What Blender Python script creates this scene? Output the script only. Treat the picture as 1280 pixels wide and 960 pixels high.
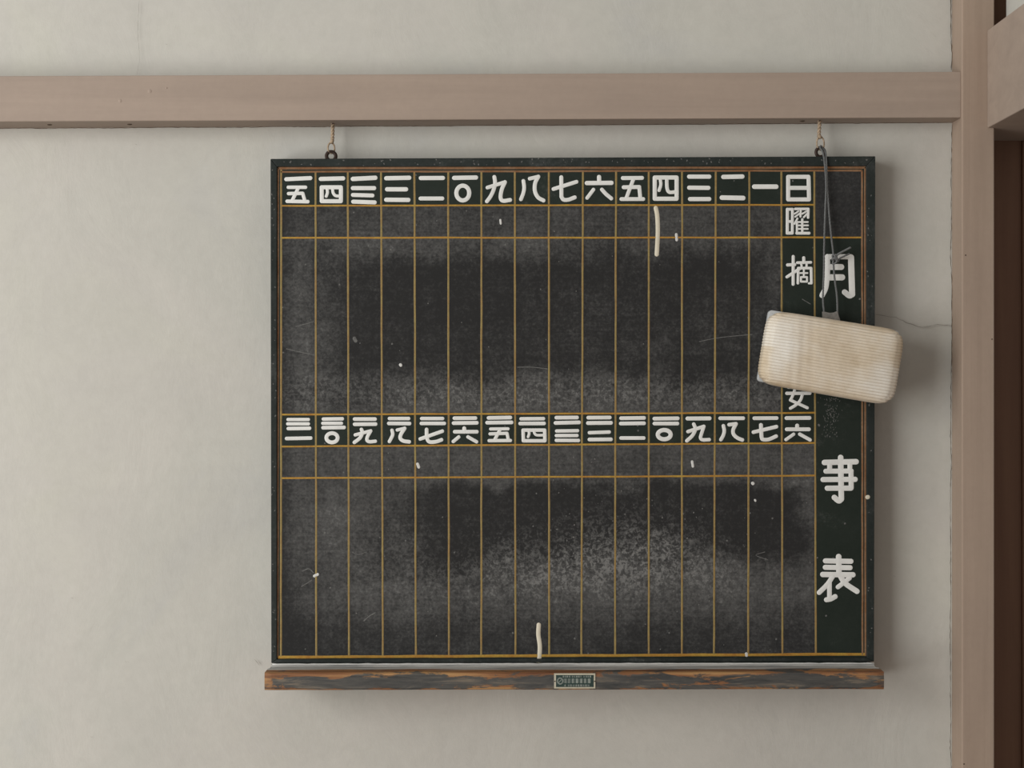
import bpy, bmesh, math, random
from mathutils import Vector, noise

random.seed(7)
for o in list(bpy.data.objects):
    bpy.data.objects.remove(o, do_unlink=True)
SC = bpy.context.scene
COL = SC.collection

# ------------------------------------------------------------------ camera
F = 2100.0          # focal length in pixels of the 1280 px wide frame
D = 2.5             # camera distance from the plaster wall (wall face is y = 0)
CZ = 1.5            # camera height
cam = bpy.data.cameras.new('camera')
cam.sensor_width = 36.0
cam.lens = F / 1280.0 * 36.0
camo = bpy.data.objects.new('camera', cam)
COL.objects.link(camo)
camo.location = (0, -D, CZ)
camo.rotation_euler = (math.radians(90), 0, 0)
SC.camera = camo

# ------------------------------------------------------------------ world and lights
SC.view_settings.view_transform = 'Standard'
SC.view_settings.look = 'None'
SC.view_settings.gamma = 1
SC.view_settings.exposure = 0.0
SC.view_settings.use_curve_mapping = False
world = bpy.data.worlds.new('world')
SC.world = world
world.use_nodes = True
wb = world.node_tree.nodes['Background']
wb.inputs[0].default_value = (1.0, 0.975, 0.93, 1)
wb.inputs[1].default_value = 0.42

def area(name, loc, target, sx, sy, power, col):
    l = bpy.data.lights.new(name, 'AREA')
    l.shape = 'RECTANGLE'; l.size = sx; l.size_y = sy
    l.energy = power; l.color = col
    o = bpy.data.objects.new(name, l)
    COL.objects.link(o)
    o.location = loc
    d = Vector(target) - Vector(loc)
    o.rotation_euler = d.to_track_quat('-Z', 'Y').to_euler()
    return o
area('window_daylight', (-2.85, -2.75, CZ + 0.02), (0.0, 0, CZ), 2.4, 2.8, 128, (1.0, 0.993, 0.968))

# ------------------------------------------------------------------ pixel helper
def P(u, v, y):
    """point at depth plane y that the photograph shows at (u, v)"""
    d = D + y
    return Vector(((u - 640.0) * d / F, y, CZ + (480.0 - v) * d / F))

# ------------------------------------------------------------------ material helpers
def srgb(r, g, b):
    f = lambda c: (c / 255 / 12.92) if c / 255 <= 0.04045 else ((c / 255 + 0.055) / 1.055) ** 2.4
    return (f(r), f(g), f(b), 1)

class NT:
    def __init__(s, name):
        s.m = bpy.data.materials.new(name)
        s.m.use_nodes = True
        s.t = s.m.node_tree
        s.b = s.t.nodes['Principled BSDF']
        s.tc = s.t.nodes.new('ShaderNodeTexCoord')
    def new(s, k): return s.t.nodes.new(k)
    def link(s, a, b): s.t.links.new(a, b)
    def mapping(s, scale, loc=(0, 0, 0)):
        n = s.new('ShaderNodeMapping')
        n.inputs['Scale'].default_value = scale
        n.inputs['Location'].default_value = loc
        s.link(s.tc.outputs['Object'], n.inputs[0])
        return n.outputs[0]
    def noise(s, scale=(1, 1, 1), detail=6, rough=0.6, sc=1.0, loc=(0, 0, 0), dist=0.0):
        n = s.new('ShaderNodeTexNoise')
        n.inputs['Scale'].default_value = sc
        n.inputs['Detail'].default_value = detail
        n.inputs['Roughness'].default_value = rough
        n.inputs['Distortion'].default_value = dist
        s.link(s.mapping(scale, loc), n.inputs['Vector'])
        return n.outputs[0]
    def voronoi(s, scale, loc=(0, 0, 0), rnd=1.0):
        n = s.new('ShaderNodeTexVoronoi')
        n.inputs['Scale'].default_value = 1
        n.inputs['Randomness'].default_value = rnd
        s.link(s.mapping(scale, loc), n.inputs['Vector'])
        return n.outputs['Distance']
    def ramp(s, val, stops):
        n = s.new('ShaderNodeValToRGB')
        e = n.color_ramp.elements
        while len(e) < len(stops): e.new(0.5)
        for i, (p, c) in enumerate(stops):
            e[i].position = p
            e[i].color = c if hasattr(c, '__len__') else (c, c, c, 1)
        s.link(val, n.inputs[0])
        return n.outputs[0]
    def mix(s, fac, a, b, mode='MIX'):
        n = s.new('ShaderNodeMix'); n.data_type = 'RGBA'; n.blend_type = mode
        for sock, v in ((n.inputs[0], fac), (n.inputs[6], a), (n.inputs[7], b)):
            if hasattr(v, 'is_linked') or hasattr(v, 'links'): s.link(v, sock)
            else: sock.default_value = v
        return n.outputs[2]
    def math(s, op, a, b=0.0, c=None, clamp=False):
        n = s.new('ShaderNodeMath'); n.operation = op; n.use_clamp = clamp
        vals = [a, b] + ([c] if c is not None else [])
        for i, v in enumerate(vals):
            if hasattr(v, 'links'): s.link(v, n.inputs[i])
            else: n.inputs[i].default_value = v
        return n.outputs[0]
    def bump(s, h, strength=0.3, dist=0.001):
        n = s.new('ShaderNodeBump')
        n.inputs['Strength'].default_value = strength
        n.inputs['Distance'].default_value = dist
        s.link(h, n.inputs['Height'])
        s.link(n.outputs[0], s.b.inputs['Normal'])
    def base(s, c):
        if hasattr(c, 'links'): s.link(c, s.b.inputs['Base Color'])
        else: s.b.inputs['Base Color'].default_value = c
    def rough(s, r, spec=0.3):
        s.b.inputs['Roughness'].default_value = r
        s.b.inputs['Specular IOR Level'].default_value = spec

def plain(name, c, rough=0.7, spec=0.25, var=0.12, sc=60, metal=0.0):
    m = NT(name)
    n = m.noise(sc=sc, detail=5)
    d = tuple(x * (1 - var) for x in c[:3]) + (1,)
    l = tuple(min(1, x * (1 + var)) for x in c[:3]) + (1,)
    m.base(m.ramp(n, [(0.3, d), (0.7, l)]))
    m.rough(rough, spec)
    m.b.inputs['Metallic'].default_value = metal
    m.bump(n, 0.2, 0.0005)
    return m.m

def mat_plaster():
    m = NT('plaster')
    big = m.noise((1, 1, 1), 5, 0.6, 2.2, dist=0.8)
    mid = m.noise((6, 6, 4), 6, 0.65, 1.5, loc=(3, 1, 2), dist=0.5)
    fine = m.noise((1, 1, 1), 8, 0.7, 60)
    c = m.ramp(big, [(0.30, (0.495, 0.490, 0.465, 1)), (0.43, (0.520, 0.512, 0.470, 1)), (0.57, (0.538, 0.523, 0.483, 1)), (0.70, (0.545, 0.535, 0.482, 1))])
    c = m.mix(0.45, c, m.ramp(mid, [(0.35, (0.93, 0.93, 0.93, 1)), (0.65, (1.05, 1.05, 1.04, 1))]), 'MULTIPLY')
    c = m.mix(0.25, c, m.ramp(fine, [(0.35, (0.88, 0.88, 0.87, 1)), (0.6, (1.05, 1.05, 1.05, 1))]), 'MULTIPLY')
    m.base(c)
    m.rough(0.9, 0.15)
    h = m.math('ADD', m.math('MULTIPLY', fine, 0.25), m.math('MULTIPLY', mid, 1.6))
    m.bump(h, 0.35, 0.003)
    return m.m

def mat_paint(name, dark, light, along=(1.5, 20, 40)):
    """old oil paint on timber, brush grain along one axis"""
    m = NT(name)
    g = m.noise(along, 6, 0.6, 1.0, dist=0.4)
    b = m.noise((1, 1, 1), 4, 0.6, 3.0)
    f = m.noise((1, 1, 1), 7, 0.7, 90)
    c = m.ramp(g, [(0.3, dark), (0.7, light)])
    c = m.mix(0.5, c, m.ramp(b, [(0.3, (0.86, 0.86, 0.87, 1)), (0.7, (1.08, 1.07, 1.05, 1))]), 'MULTIPLY')
    c = m.mix(0.3, c, m.ramp(f, [(0.3, (0.88, 0.88, 0.88, 1)), (0.65, (1.05, 1.05, 1.05, 1))]), 'MULTIPLY')
    m.base(c)
    m.rough(0.62, 0.3)
    h = m.math('ADD', m.math('MULTIPLY', g, 1.0), m.math('MULTIPLY', f, 0.3))
    m.bump(h, 0.4, 0.0012)
    return m.m

def mat_slate():
    """matt black writing surface, chalk dust density from the attribute dust"""
    m = NT('chalked_slate')
    a = m.new('ShaderNodeAttribute'); a.attribute_name = 'dust'
    sep = m.new('ShaderNodeSeparateColor')
    m.link(a.outputs['Color'], sep.inputs[0])
    dens, spk = sep.outputs[0], sep.outputs[1]
    cloud = m.noise((1, 1, 1), 7, 0.7, 22, dist=0.6)
    grain = m.noise((1, 1, 1), 4, 0.75, 260)
    vstr = m.noise((130, 1, 7), 5, 0.6, 1.0)
    hstr = m.noise((9, 1, 220), 4, 0.6, 1.0)
    blot = m.noise((1, 1, 1), 4, 0.65, 190, loc=(5, 2, 1), dist=0.7)
    med = m.noise((1, 1, 1), 5, 0.7, 85, loc=(7, 1, 3), dist=0.5)
    v = m.math('ADD', dens, m.math('MULTIPLY', m.math('SUBTRACT', cloud, 0.5), 0.42))
    v = m.math('ADD', v, m.math('MULTIPLY', m.math('SUBTRACT', med, 0.5), m.math('MULTIPLY_ADD', spk, 0.55, 0.20)))
    v = m.math('ADD', v, m.math('MULTIPLY', m.math('SUBTRACT', grain, 0.5), 0.95))
    v = m.math('ADD', v, m.math('MULTIPLY', m.math('SUBTRACT', vstr, 0.5), 0.20))
    v = m.math('ADD', v, m.math('MULTIPLY', m.math('SUBTRACT', hstr, 0.5), 0.38))
    s = m.ramp(blot, [(0.44, 0.0), (0.56, 1.0)])
    v = m.math('ADD', v, m.math('MULTIPLY', m.math('MULTIPLY', m.math('SUBTRACT', s, 0.5), spk), 0.55), clamp=True)
    c = m.ramp(v, [(0.05, (0.026, 0.026, 0.0262, 1)), (0.25, (0.037, 0.037, 0.037, 1)), (0.48, (0.063, 0.063, 0.062, 1)),
                   (0.72, (0.098, 0.098, 0.096, 1)), (1.0, (0.185, 0.185, 0.18, 1))])
    m.base(c)
    m.rough(0.85, 0.12)
    m.bump(grain, 0.12, 0.0004)
    return m.m

def mat_green(name='green_black_lacquer', dusty=0.0):
    m = NT(name)
    cloud = m.noise((1, 1, 1), 6, 0.7, 14)
    grain = m.noise((1, 1, 1), 5, 0.8, 190)
    v = m.math('ADD', m.math('MULTIPLY', cloud, 0.6), m.math('MULTIPLY', grain, 0.4))
    if dusty:
        c = m.ramp(v, [(0.38, (0.013, 0.018, 0.016, 1)), (0.54, (0.024, 0.029, 0.027, 1)), (0.65, (0.055, 0.060, 0.058, 1)), (0.72, (0.20, 0.20, 0.19, 1))])
    else:
        c = m.ramp(v, [(0.35, (0.0125, 0.019, 0.0145, 1)), (0.58, (0.019, 0.026, 0.021, 1)), (0.70, (0.055, 0.062, 0.056, 1))])
    m.base(c)
    m.rough(0.6, 0.18)
    m.bump(grain, 0.12, 0.0003)
    return m.m

def mat_line(name, a_, b_):
    m = NT(name)
    n = m.noise((1, 1, 1), 5, 0.7, 35)
    g = m.noise((1, 1, 1), 3, 0.7, 250)
    c = m.ramp(n, [(0.35, a_), (0.65, b_)])
    c = m.mix(0.6, c, m.ramp(g, [(0.3, (0.65, 0.65, 0.65, 1)), (0.6, (1.05, 1.05, 1.05, 1))]), 'MULTIPLY')
    m.base(c); m.rough(0.6, 0.2)
    return m.m

def mat_ledge():
    """chipped dark paint over orange brown wood; chalk dust on upward faces"""
    m = NT('worn_ledge_wood')
    grain = m.noise((5, 60, 130), 6, 0.65, 1.0, dist=0.5)
    wear = m.noise((14, 20, 60), 7, 0.68, 1.0, loc=(2, 0, 4), dist=0.7)
    wood = m.ramp(grain, [(0.3, (0.12, 0.045, 0.024, 1)), (0.50, (0.26, 0.122, 0.054, 1)), (0.68, (0.46, 0.27, 0.115, 1))])
    spk = m.noise((12, 40, 110), 5, 0.7, 1.0, dist=0.6)
    paint = m.ramp(spk, [(0.35, (0.042, 0.044, 0.044, 1)), (0.55, (0.085, 0.082, 0.076, 1)), (0.70, (0.20, 0.165, 0.125, 1))])
    # paint survives on the middle of the front face, wears off at its arrises
    sx = m.new('ShaderNodeSeparateXYZ'); m.link(m.tc.outputs['Object'], sx.inputs[0])
    a = m.new('ShaderNodeAttribute'); a.attribute_name = 'edge'
    k = m.math('ADD', wear, m.math('MULTIPLY', a.outputs['Fac'], -0.20))
    mask = m.ramp(k, [(0.34, 0.0), (0.40, 1.0)])
    c = m.mix(mask, wood, paint)
    geo = m.new('ShaderNodeNewGeometry')
    sz = m.new('ShaderNodeSeparateXYZ'); m.link(geo.outputs['Normal'], sz.inputs[0])
    up = m.ramp(sz.outputs[2], [(0.5, 0.0), (0.85, 1.0)])
    du = m.noise((6, 90, 1), 6, 0.7, 1.0, loc=(1, 3, 0))
    # dust lies thick at the back of the ledge, thins to the front lip
    yy = m.math('MULTIPLY_ADD', sx.outputs[1], 22.0, 2.45, clamp=True)
    dustm = m.ramp(m.math('ADD', m.math('MULTIPLY', m.math('SUBTRACT', du, 0.5), 1.1), yy), [(0.30, 0.0), (0.50, 1.0)])
    dm = m.math('MULTIPLY', up, dustm)
    dustc = m.ramp(du, [(0.35, (0.22, 0.225, 0.225, 1)), (0.6, (0.60, 0.60, 0.57, 1))])
    c = m.mix(dm, c, dustc)
    m.base(c); m.rough(0.65, 0.3)
    m.bump(m.math('ADD', grain, m.math('MULTIPLY', mask, 0.8)), 0.4, 0.0012)
    return m.m

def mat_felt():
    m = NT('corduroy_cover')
    a = m.new('ShaderNodeAttribute'); a.attribute_name = 'stain_light'
    sep = m.new('ShaderNodeSeparateColor'); m.link(a.outputs['Color'], sep.inputs[0])
    n = m.noise((1, 1, 1), 6, 0.7, 30)
    f = m.noise((1, 1, 1), 3, 0.7, 600)
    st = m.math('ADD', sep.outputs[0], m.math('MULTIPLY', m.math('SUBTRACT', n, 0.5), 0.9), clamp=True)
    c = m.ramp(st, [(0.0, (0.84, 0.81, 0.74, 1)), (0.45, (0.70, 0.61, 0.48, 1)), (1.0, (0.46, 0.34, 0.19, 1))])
    # darker tan in the valleys between the cords
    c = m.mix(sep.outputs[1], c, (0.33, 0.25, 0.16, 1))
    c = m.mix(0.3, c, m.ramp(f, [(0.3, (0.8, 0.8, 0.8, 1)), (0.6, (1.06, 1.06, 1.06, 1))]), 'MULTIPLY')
    m.base(c); m.rough(0.75, 0.25)
    m.b.inputs['Sheen Weight'].default_value = 0.15
    m.bump(f, 0.2, 0.0003)
    return m.m

M = {}
M['plaster'] = mat_plaster()
M['beam'] = mat_paint('taupe_paint_beam', (0.325, 0.258, 0.212, 1), (0.380, 0.302, 0.248, 1))
M['post'] = mat_paint('taupe_paint_post', (0.325, 0.245, 0.19, 1), (0.385, 0.295, 0.232, 1), (40, 20, 1.5))
M['brown'] = mat_paint('dark_brown_stain', (0.13, 0.062, 0.037, 1), (0.185, 0.098, 0.058, 1), (30, 20, 1.2))
M['slate'] = mat_slate()
M['green'] = mat_green()
M['frame'] = mat_green('frame_lacquer', 1)
M['lineh'] = mat_line('ochre_line', (0.39, 0.185, 0.035, 1), (0.44, 0.275, 0.050, 1))
M['linev'] = mat_line('tan_line', (0.29, 0.185, 0.070, 1), (0.29, 0.225, 0.085, 1))
M['lineb'] = mat_line('brown_line', (0.21, 0.098, 0.042, 1), (0.27, 0.165, 0.095, 1))
M['white'] = plain('white_lettering', (0.74, 0.745, 0.72, 1), 0.55, 0.25, 0.07, 40)
M['cream'] = plain('cream_drip', (0.66, 0.61, 0.49, 1), 0.7, 0.2, 0.06, 80)
M['chalk'] = plain('chalk_white', (0.62, 0.62, 0.60, 1), 0.9, 0.1, 0.1, 200)
M['faint'] = plain('faint_chalk', (0.135, 0.135, 0.13, 1), 0.9, 0.1, 0.3, 300)
M['ledge'] = mat_ledge()
M['felt'] = mat_felt()
M['plate'] = plain('grey_backing', (0.50, 0.52, 0.53, 1), 0.55, 0.3, 0.12, 60)
M['tab'] = plain('grey_leather', (0.22, 0.21, 0.195, 1), 0.7, 0.25, 0.2, 200)
M['cord'] = plain('grey_cord', (0.145, 0.15, 0.15, 1), 0.75, 0.2, 0.25, 500)
M['iron'] = plain('rusty_iron', (0.055, 0.035, 0.028, 1), 0.6, 0.4, 0.3, 300, 0.4)
M['twine'] = plain('twine_fibre', (0.40, 0.31, 0.22, 1), 0.9, 0.1, 0.35, 260)
M['lgreen'] = plain('plate_green', (0.028, 0.052, 0.046, 1), 0.5, 0.3, 0.2, 200)
M['lcream'] = plain('plate_cream', (0.50, 0.47, 0.37, 1), 0.5, 0.3, 0.1, 200)
M['lprint'] = plain('plate_print', (0.235, 0.265, 0.24, 1), 0.5, 0.3, 0.15, 400)
M['dirt'] = plain('crack_dirt', (0.10, 0.075, 0.055, 1), 0.95, 0.05, 0.3, 300)
M['grime'] = plain('hairline_grey', (0.33, 0.315, 0.285, 1), 0.95, 0.05, 0.2, 300)
M['floor'] = mat_paint('floor_boards', (0.16, 0.10, 0.06, 1), (0.24, 0.16, 0.10, 1), (1.5, 30, 10))

# ------------------------------------------------------------------ object helpers
def obj(name, verts, faces, mats, parent=None, midx=None, smooth=False):
    me = bpy.data.meshes.new(name)
    me.from_pydata([tuple(v) for v in verts], [], faces)
    for m in (mats if isinstance(mats, (list, tuple)) else [mats]):
        me.materials.append(M[m])
    if midx:
        me.polygons.foreach_set('material_index', midx)
    if smooth:
        me.polygons.foreach_set('use_smooth', [True] * len(me.polygons))
    me.update()
    o = bpy.data.objects.new(name, me)
    COL.objects.link(o)
    if parent is not None: o.parent = parent
    return o

def fix_normals(o):
    bm = bmesh.new(); bm.from_mesh(o.data)
    bmesh.ops.recalc_face_normals(bm, faces=bm.faces)
    bm.to_mesh(o.data); bm.free()

def bevel(o, w, seg=2, ang=30):
    bm = bmesh.new(); bm.from_mesh(o.data)
    bmesh.ops.recalc_face_normals(bm, faces=bm.faces)
    ed = [e for e in bm.edges if len(e.link_faces) == 2 and e.calc_face_angle() > math.radians(ang)]
    bmesh.ops.bevel(bm, geom=ed, offset=w, segments=seg, affect='EDGES', profile=0.6)
    bm.to_mesh(o.data); bm.free()

def prism(name, front, back, mat, parent=None, bev=0.0, seg=2):
    """solid between two matching polygons"""
    n = len(front)
    vs = list(front) + list(back)
    fs = [list(range(n)), list(range(2 * n - 1, n - 1, -1))]
    for i in range(n):
        j = (i + 1) % n
        fs.append([i, i + n, j + n, j])
    o = obj(name, vs, fs, mat, parent)
    if bev: bevel(o, bev, seg)
    else: fix_normals(o)
    return o

def box(name, x0, x1, y0, y1, z0, z1, mat, parent=None, bev=0.0, seg=2):
    a = [Vector((x0, y0, z0)), Vector((x1, y0, z0)), Vector((x1, y0, z1)), Vector((x0, y0, z1))]
    return prism(name, a, [Vector((p.x, y1, p.z)) for p in a], mat, parent, bev, seg)

def empty(name, loc, label, cat, group=None):
    o = bpy.data.objects.new(name, None)
    o.empty_display_size = 0.05
    COL.objects.link(o)
    o.location = loc
    o['label'] = label; o['category'] = cat
    if group: o['group'] = group
    bpy.context.view_layer.update()
    return o

def adopt(o, root):
    """parent o to root, keeping world-space mesh coordinates"""
    o.parent = root
    o.location = -Vector(root.location) if root.type == 'EMPTY' else o.location
    return o

def struct(o, label=None):
    o['kind'] = 'structure'
    if label: o['label'] = label
    return o

def frames(pts):
    n = len(pts); out = []
    up = None
    for i in range(n):
        t = (pts[min(i + 1, n - 1)] - pts[max(i - 1, 0)]).normalized()
        if up is None:
            up = t.orthogonal().normalized()
        up = (up - t * up.dot(t)).normalized()
        out.append((t, up, t.cross(up)))
    return out

def tube_geo(pts, r, k=8, closed=False):
    pts = [Vector(p) for p in pts]
    fr = frames(pts); vs = []; fs = []
    n = len(pts)
    for i, p in enumerate(pts):
        rr = r(i / (n - 1)) if callable(r) else r
        _, a, b = fr[i]
        for j in range(k):
            t = 2 * math.pi * j / k
            vs.append(p + a * math.cos(t) * rr + b * math.sin(t) * rr)
    for i in range(n - 1):
        for j in range(k):
            j2 = (j + 1) % k
            fs.append([i * k + j, i * k + j2, (i + 1) * k + j2, (i + 1) * k + j])
    fs.append(list(range(k - 1, -1, -1)))
    fs.append([(n - 1) * k + j for j in range(k)])
    return vs, fs

def merge(geos):
    V = []; Fc = []
    for vs, fs in geos:
        o = len(V); V += vs; Fc += [[i + o for i in f] for f in fs]
    return V, Fc

def crom(pts, step=8):
    pts = [Vector(p) for p in pts]
    if len(pts) < 3: return pts
    q = [pts[0] * 2 - pts[1]] + pts + [pts[-1] * 2 - pts[-2]]
    out = []
    for i in range(1, len(q) - 2):
        p0, p1, p2, p3 = q[i - 1:i + 3]
        for s in range(step):
            t = s / step
            out.append(0.5 * ((2 * p1) + (p2 - p0) * t + (2 * p0 - 5 * p1 + 4 * p2 - p3) * t * t + (3 * p1 - p0 - 3 * p2 + p3) * t ** 3))
    out.append(pts[-1])
    return out

# ------------------------------------------------------------------ the setting
X_WL, X_POST0, X_POST1 = -2.3, 0.6548, 0.7021
Y_POST = -0.055
H = 2.75
# plaster wall, gently uneven
NXW, NZW = 150, 110
vs = []; fs = []
for j in range(NZW + 1):
    for i in range(NXW + 1):
        x = X_WL + (X_POST0 + 0.002 - X_WL) * i / NXW
        z = H * j / NZW
        w = noise.noise(Vector((x * 1.6, 0.3, z * 1.6))) * 0.004 + noise.noise(Vector((x * 6, 4.3, z * 6))) * 0.0010
        edge = min(1.0, abs(x - X_POST0) / 0.05)
        vs.append((x, w * edge, z))
for j in range(NZW):
    for i in range(NXW):
        a = j * (NXW + 1) + i
        fs.append([a, a + 1, a + NXW + 2, a + NXW + 1])
b0 = len(vs)
vs += [(X_WL, 0.12, 0), (X_POST0, 0.12, 0), (X_POST0, 0.12, H), (X_WL, 0.12, H)]
fs.append([b0 + 3, b0 + 2, b0 + 1, b0])
wall = struct(obj('wall_back', vs, fs, 'plaster', smooth=True), 'uneven off-white plaster wall behind the blackboard')

def ribbon(name, pts, w, mat, parent, y, jitter=0.0):
    """thin flat raised line following pixel points"""
    vs = []; fs = []
    q = []
    for i in range(len(pts) - 1):
        a, b = Vector(pts[i] + (0,)), Vector(pts[i + 1] + (0,))
        n = max(1, int((b - a).length / 4))
        for s in range(n): q.append(a.lerp(b, s / n))
    q.append(Vector(pts[-1] + (0,)))
    for i, p in enumerate(q):
        t = (q[min(i + 1, len(q) - 1)] - q[max(0, i - 1)]).normalized()
        nrm = Vector((-t.y, t.x, 0))
        off = nrm * (random.uniform(-jitter, jitter))
        ww = w * random.uniform(0.45, 1.2) if 0 < i < len(q) - 1 else w * 0.2
        for s in (-1, 1):
            c = p + off + nrm * s * ww
            vs.append(P(c.x, c.y, y))
    for i in range(len(q) - 1):
        fs.append([2 * i, 2 * i + 1, 2 * i + 3, 2 * i + 2])
    o = obj(name, vs, fs, mat, parent)
    return o

YC = -0.0052
ribbon('crack', [(1093, 393), (1104, 395), (1120, 397), (1133, 403), (1148, 409), (1162, 408), (1172, 406), (1189, 407)], 0.55, 'grime', wall, YC, 0.7)
ribbon('crack', [(174, 0), (172, 40), (175, 70), (171, 96)], 0.2, 'grime', wall, YC, 0.5)
ribbon('crack', [(318, 824), (322, 828), (325, 832)], 0.4, 'grime', wall, YC, 0.4)
for u, v, r in ((208, 55, 1.1), (170, 180, 1.2), (90, 747, 1.3), (157, 827, 1.0), (114, 921, 1.0), (470, 40, 0.8), (1118, 720, 1.2), (1066, 930, 0.9)):
    ribbon('pit', [(u - r, v), (u + r, v + r * 0.6)], r * 0.8, 'grime', wall, YC, 0.3)
# ragged plaster edge along post and beam
def ragged(n, a, b, amp, w, y, mat='dirt'):
    pts = []
    for i in range(n + 1):
        t = i / n
        pts.append((a[0] + (b[0] - a[0]) * t + (random.uniform(-amp, amp) if a[0] == b[0] else 0),
                    a[1] + (b[1] - a[1]) * t + (random.uniform(-amp, amp) if a[0] != b[0] else 0)))
    return ribbon('plaster_gap', pts, w, mat, wall, y, 0.3)
ragged(26, (1189, 155), (1189, 1000), 1.1, 0.4, -0.0035)
ragged(6, (1189, -40), (1189, 88), 1.0, 0.55, -0.0035)
ragged(60, (-60, 161.2), (1186, 153.4), 0.4, 0.3, -0.006)

# horizontal rail (beam) across the wall
def quad(u0, v0, u1, v1, u2, v2, u3, v3, ya, yb):
    return [P(u0, v0, ya), P(u1, v1, yb), P(u2, v2, yb), P(u3, v3, ya)]
yl, yr = -0.066, -0.050
xl = -1500
def lerp(a, b, t): return a + (b - a) * t
def rail_y(u):
    y = yl
    for _ in range(6):
        y = lerp(yl, yr, ((u - 640) * (D + y) / F + 0.742) / 1.397)
    return y
def beam_pt(u, vtop):
    t = u / 1200.0
    y = rail_y(u)
    v = (95 + (89.5 - 95) * t) if vtop else (152 + (147 - 152) * t)
    return P(u, v, y)
fr_ = [beam_pt(xl, 0), beam_pt(1201.5, 0), beam_pt(1201.5, 1), beam_pt(xl, 1)]
fr_[1].x = fr_[2].x = X_POST0 + 0.0005
bk_ = [Vector((p.x, 0.02, p.z)) for p in fr_]
beam = struct(prism('trim_1', fr_, bk_, 'beam', bev=0.0016), 'taupe painted horizontal rail across the plaster wall')
# filled knots and nail holes
def disc(name, c, n, r, mat, parent, ry=None, h=0.0006):
    """low dome on a surface with normal n"""
    n = Vector(n).normalized(); a = n.orthogonal().normalized(); b = n.cross(a)
    ry = ry or r
    vs = []; fs = []
    K = 14
    for s, (f, hh) in enumerate(((1.0, 0.0), (0.75, 0.7), (0.3, 1.0))):
        for k in range(K):
            t = 2 * math.pi * k / K
            vs.append(c + a * math.cos(t) * r * f + b * math.sin(t) * ry * f + n * h * hh)
    for s in range(2):
        for k in range(K):
            k2 = (k + 1) % K
            fs.append([s * K + k, s * K + k2, (s + 1) * K + k2, (s + 1) * K + k])
    fs.append([2 * K + k for k in range(K)])
    o = obj(name, vs, fs, mat, parent, smooth=True)
    fix_normals(o)
    return o
for u, v, r in ((187, 114, 2.6), (150, 126, 2.2), (208, 110, 1.2)):
    yy = rail_y(u) - 0.0001
    disc('paint_blob', P(u, v, yy), (0, -1, 0), r * 0.00117, 'beam', beam, h=0.0005)
for u in (62, 162, 1003):
    yy = lerp(yl, yr, u / 1200) * 0.55
    z = beam_pt(u, 0).z
    c = P(u, 157, yy); c.z = z - 0.0002
    disc('nail_hole', c, (0, 0, -1), 0.0035, 'dirt', beam, 0.004, h=0.0012)

# the post
post = struct(box('trim_2', X_POST0, X_POST1, Y_POST, 0.09, 0, H, 'post', bev=0.0024, seg=3), 'taupe painted square post right of the blackboard')
for u, v in ((1207, 319), (1240, 424), (1205, 955)):
    disc('nail_head', P(u, v, Y_POST - 0.0001), (0, -1, 0), 0.0011, 'dirt', post)

# lintel running towards the viewer
z_lb, z_lt = P(1234, 160, Y_POST).z, P(1234, 38, Y_POST).z
xl0 = P(1234, 160, Y_POST).x
foot = [(xl0, -3.2), (0.80, -3.2), (0.80, 0.075), (X_POST1, 0.075), (X_POST1, Y_POST), (xl0, Y_POST)]
lint = struct(prism('trim_3', [Vector((x, y, z_lb)) for x, y in foot], [Vector((x, y, z_lt)) for x, y in foot], 'beam', bev=0.0018), 'taupe painted lintel running forward from the post')
# dark timber behind, above and below the lintel
struct(box('trim_4', X_POST1 - 0.004, 0.79, 0.03, 0.06, z_lt, H, 'brown'), 'dark brown strip between post and side wall above the lintel')
struct(box('wall_right', 0.722, 0.79, -3.2, -0.046, z_lt, H, 'plaster'), 'off-white plaster above the lintel on the side wall')
door = struct(box('door_1', X_POST1 - 0.02, 1.9, 0.072, 0.10, 0, z_lb + 0.03, 'brown', bev=0.002), 'dark brown timber door right of the post')
box('door_rail', 0.78, 0.95, 0.068, 0.073, 0.02, z_lb - 0.0005, 'brown', door, 0.002)
struct(box('wall_back_right', 0.79, 1.9, 0.072, 0.12, z_lb + 0.031, H, 'plaster'), 'off-white plaster above the dark timber door')
dd = struct(box('door_light_blocker', 0.745, 0.775, -3.2, -0.30, 0.0, z_lb + 0.01, 'brown'), 'added dark brown doors out of view under the lintel, cutting fill light from the right')  # added out of view to block fill light from the right
for k in range(5):
    box('blocker_stile', 0.738, 0.746, -0.34 - k * 0.70, -0.30 - k * 0.70, 0.01, z_lb, 'brown', dd, 0.002)
struct(box('floor', -2.5, 2.2, -3.4, 0.12, -0.06, 0.0, 'floor'), 'brown board floor')

# ------------------------------------------------------------------ blackboard
YP = -0.045                       # writing surface
board = empty('blackboard', P(716, 845, -0.02), 'green-black Japanese monthly calendar blackboard with ruled columns hanging on the plaster wall', 'blackboard')
def part(o, parent=board):
    return adopt(o, parent)

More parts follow.
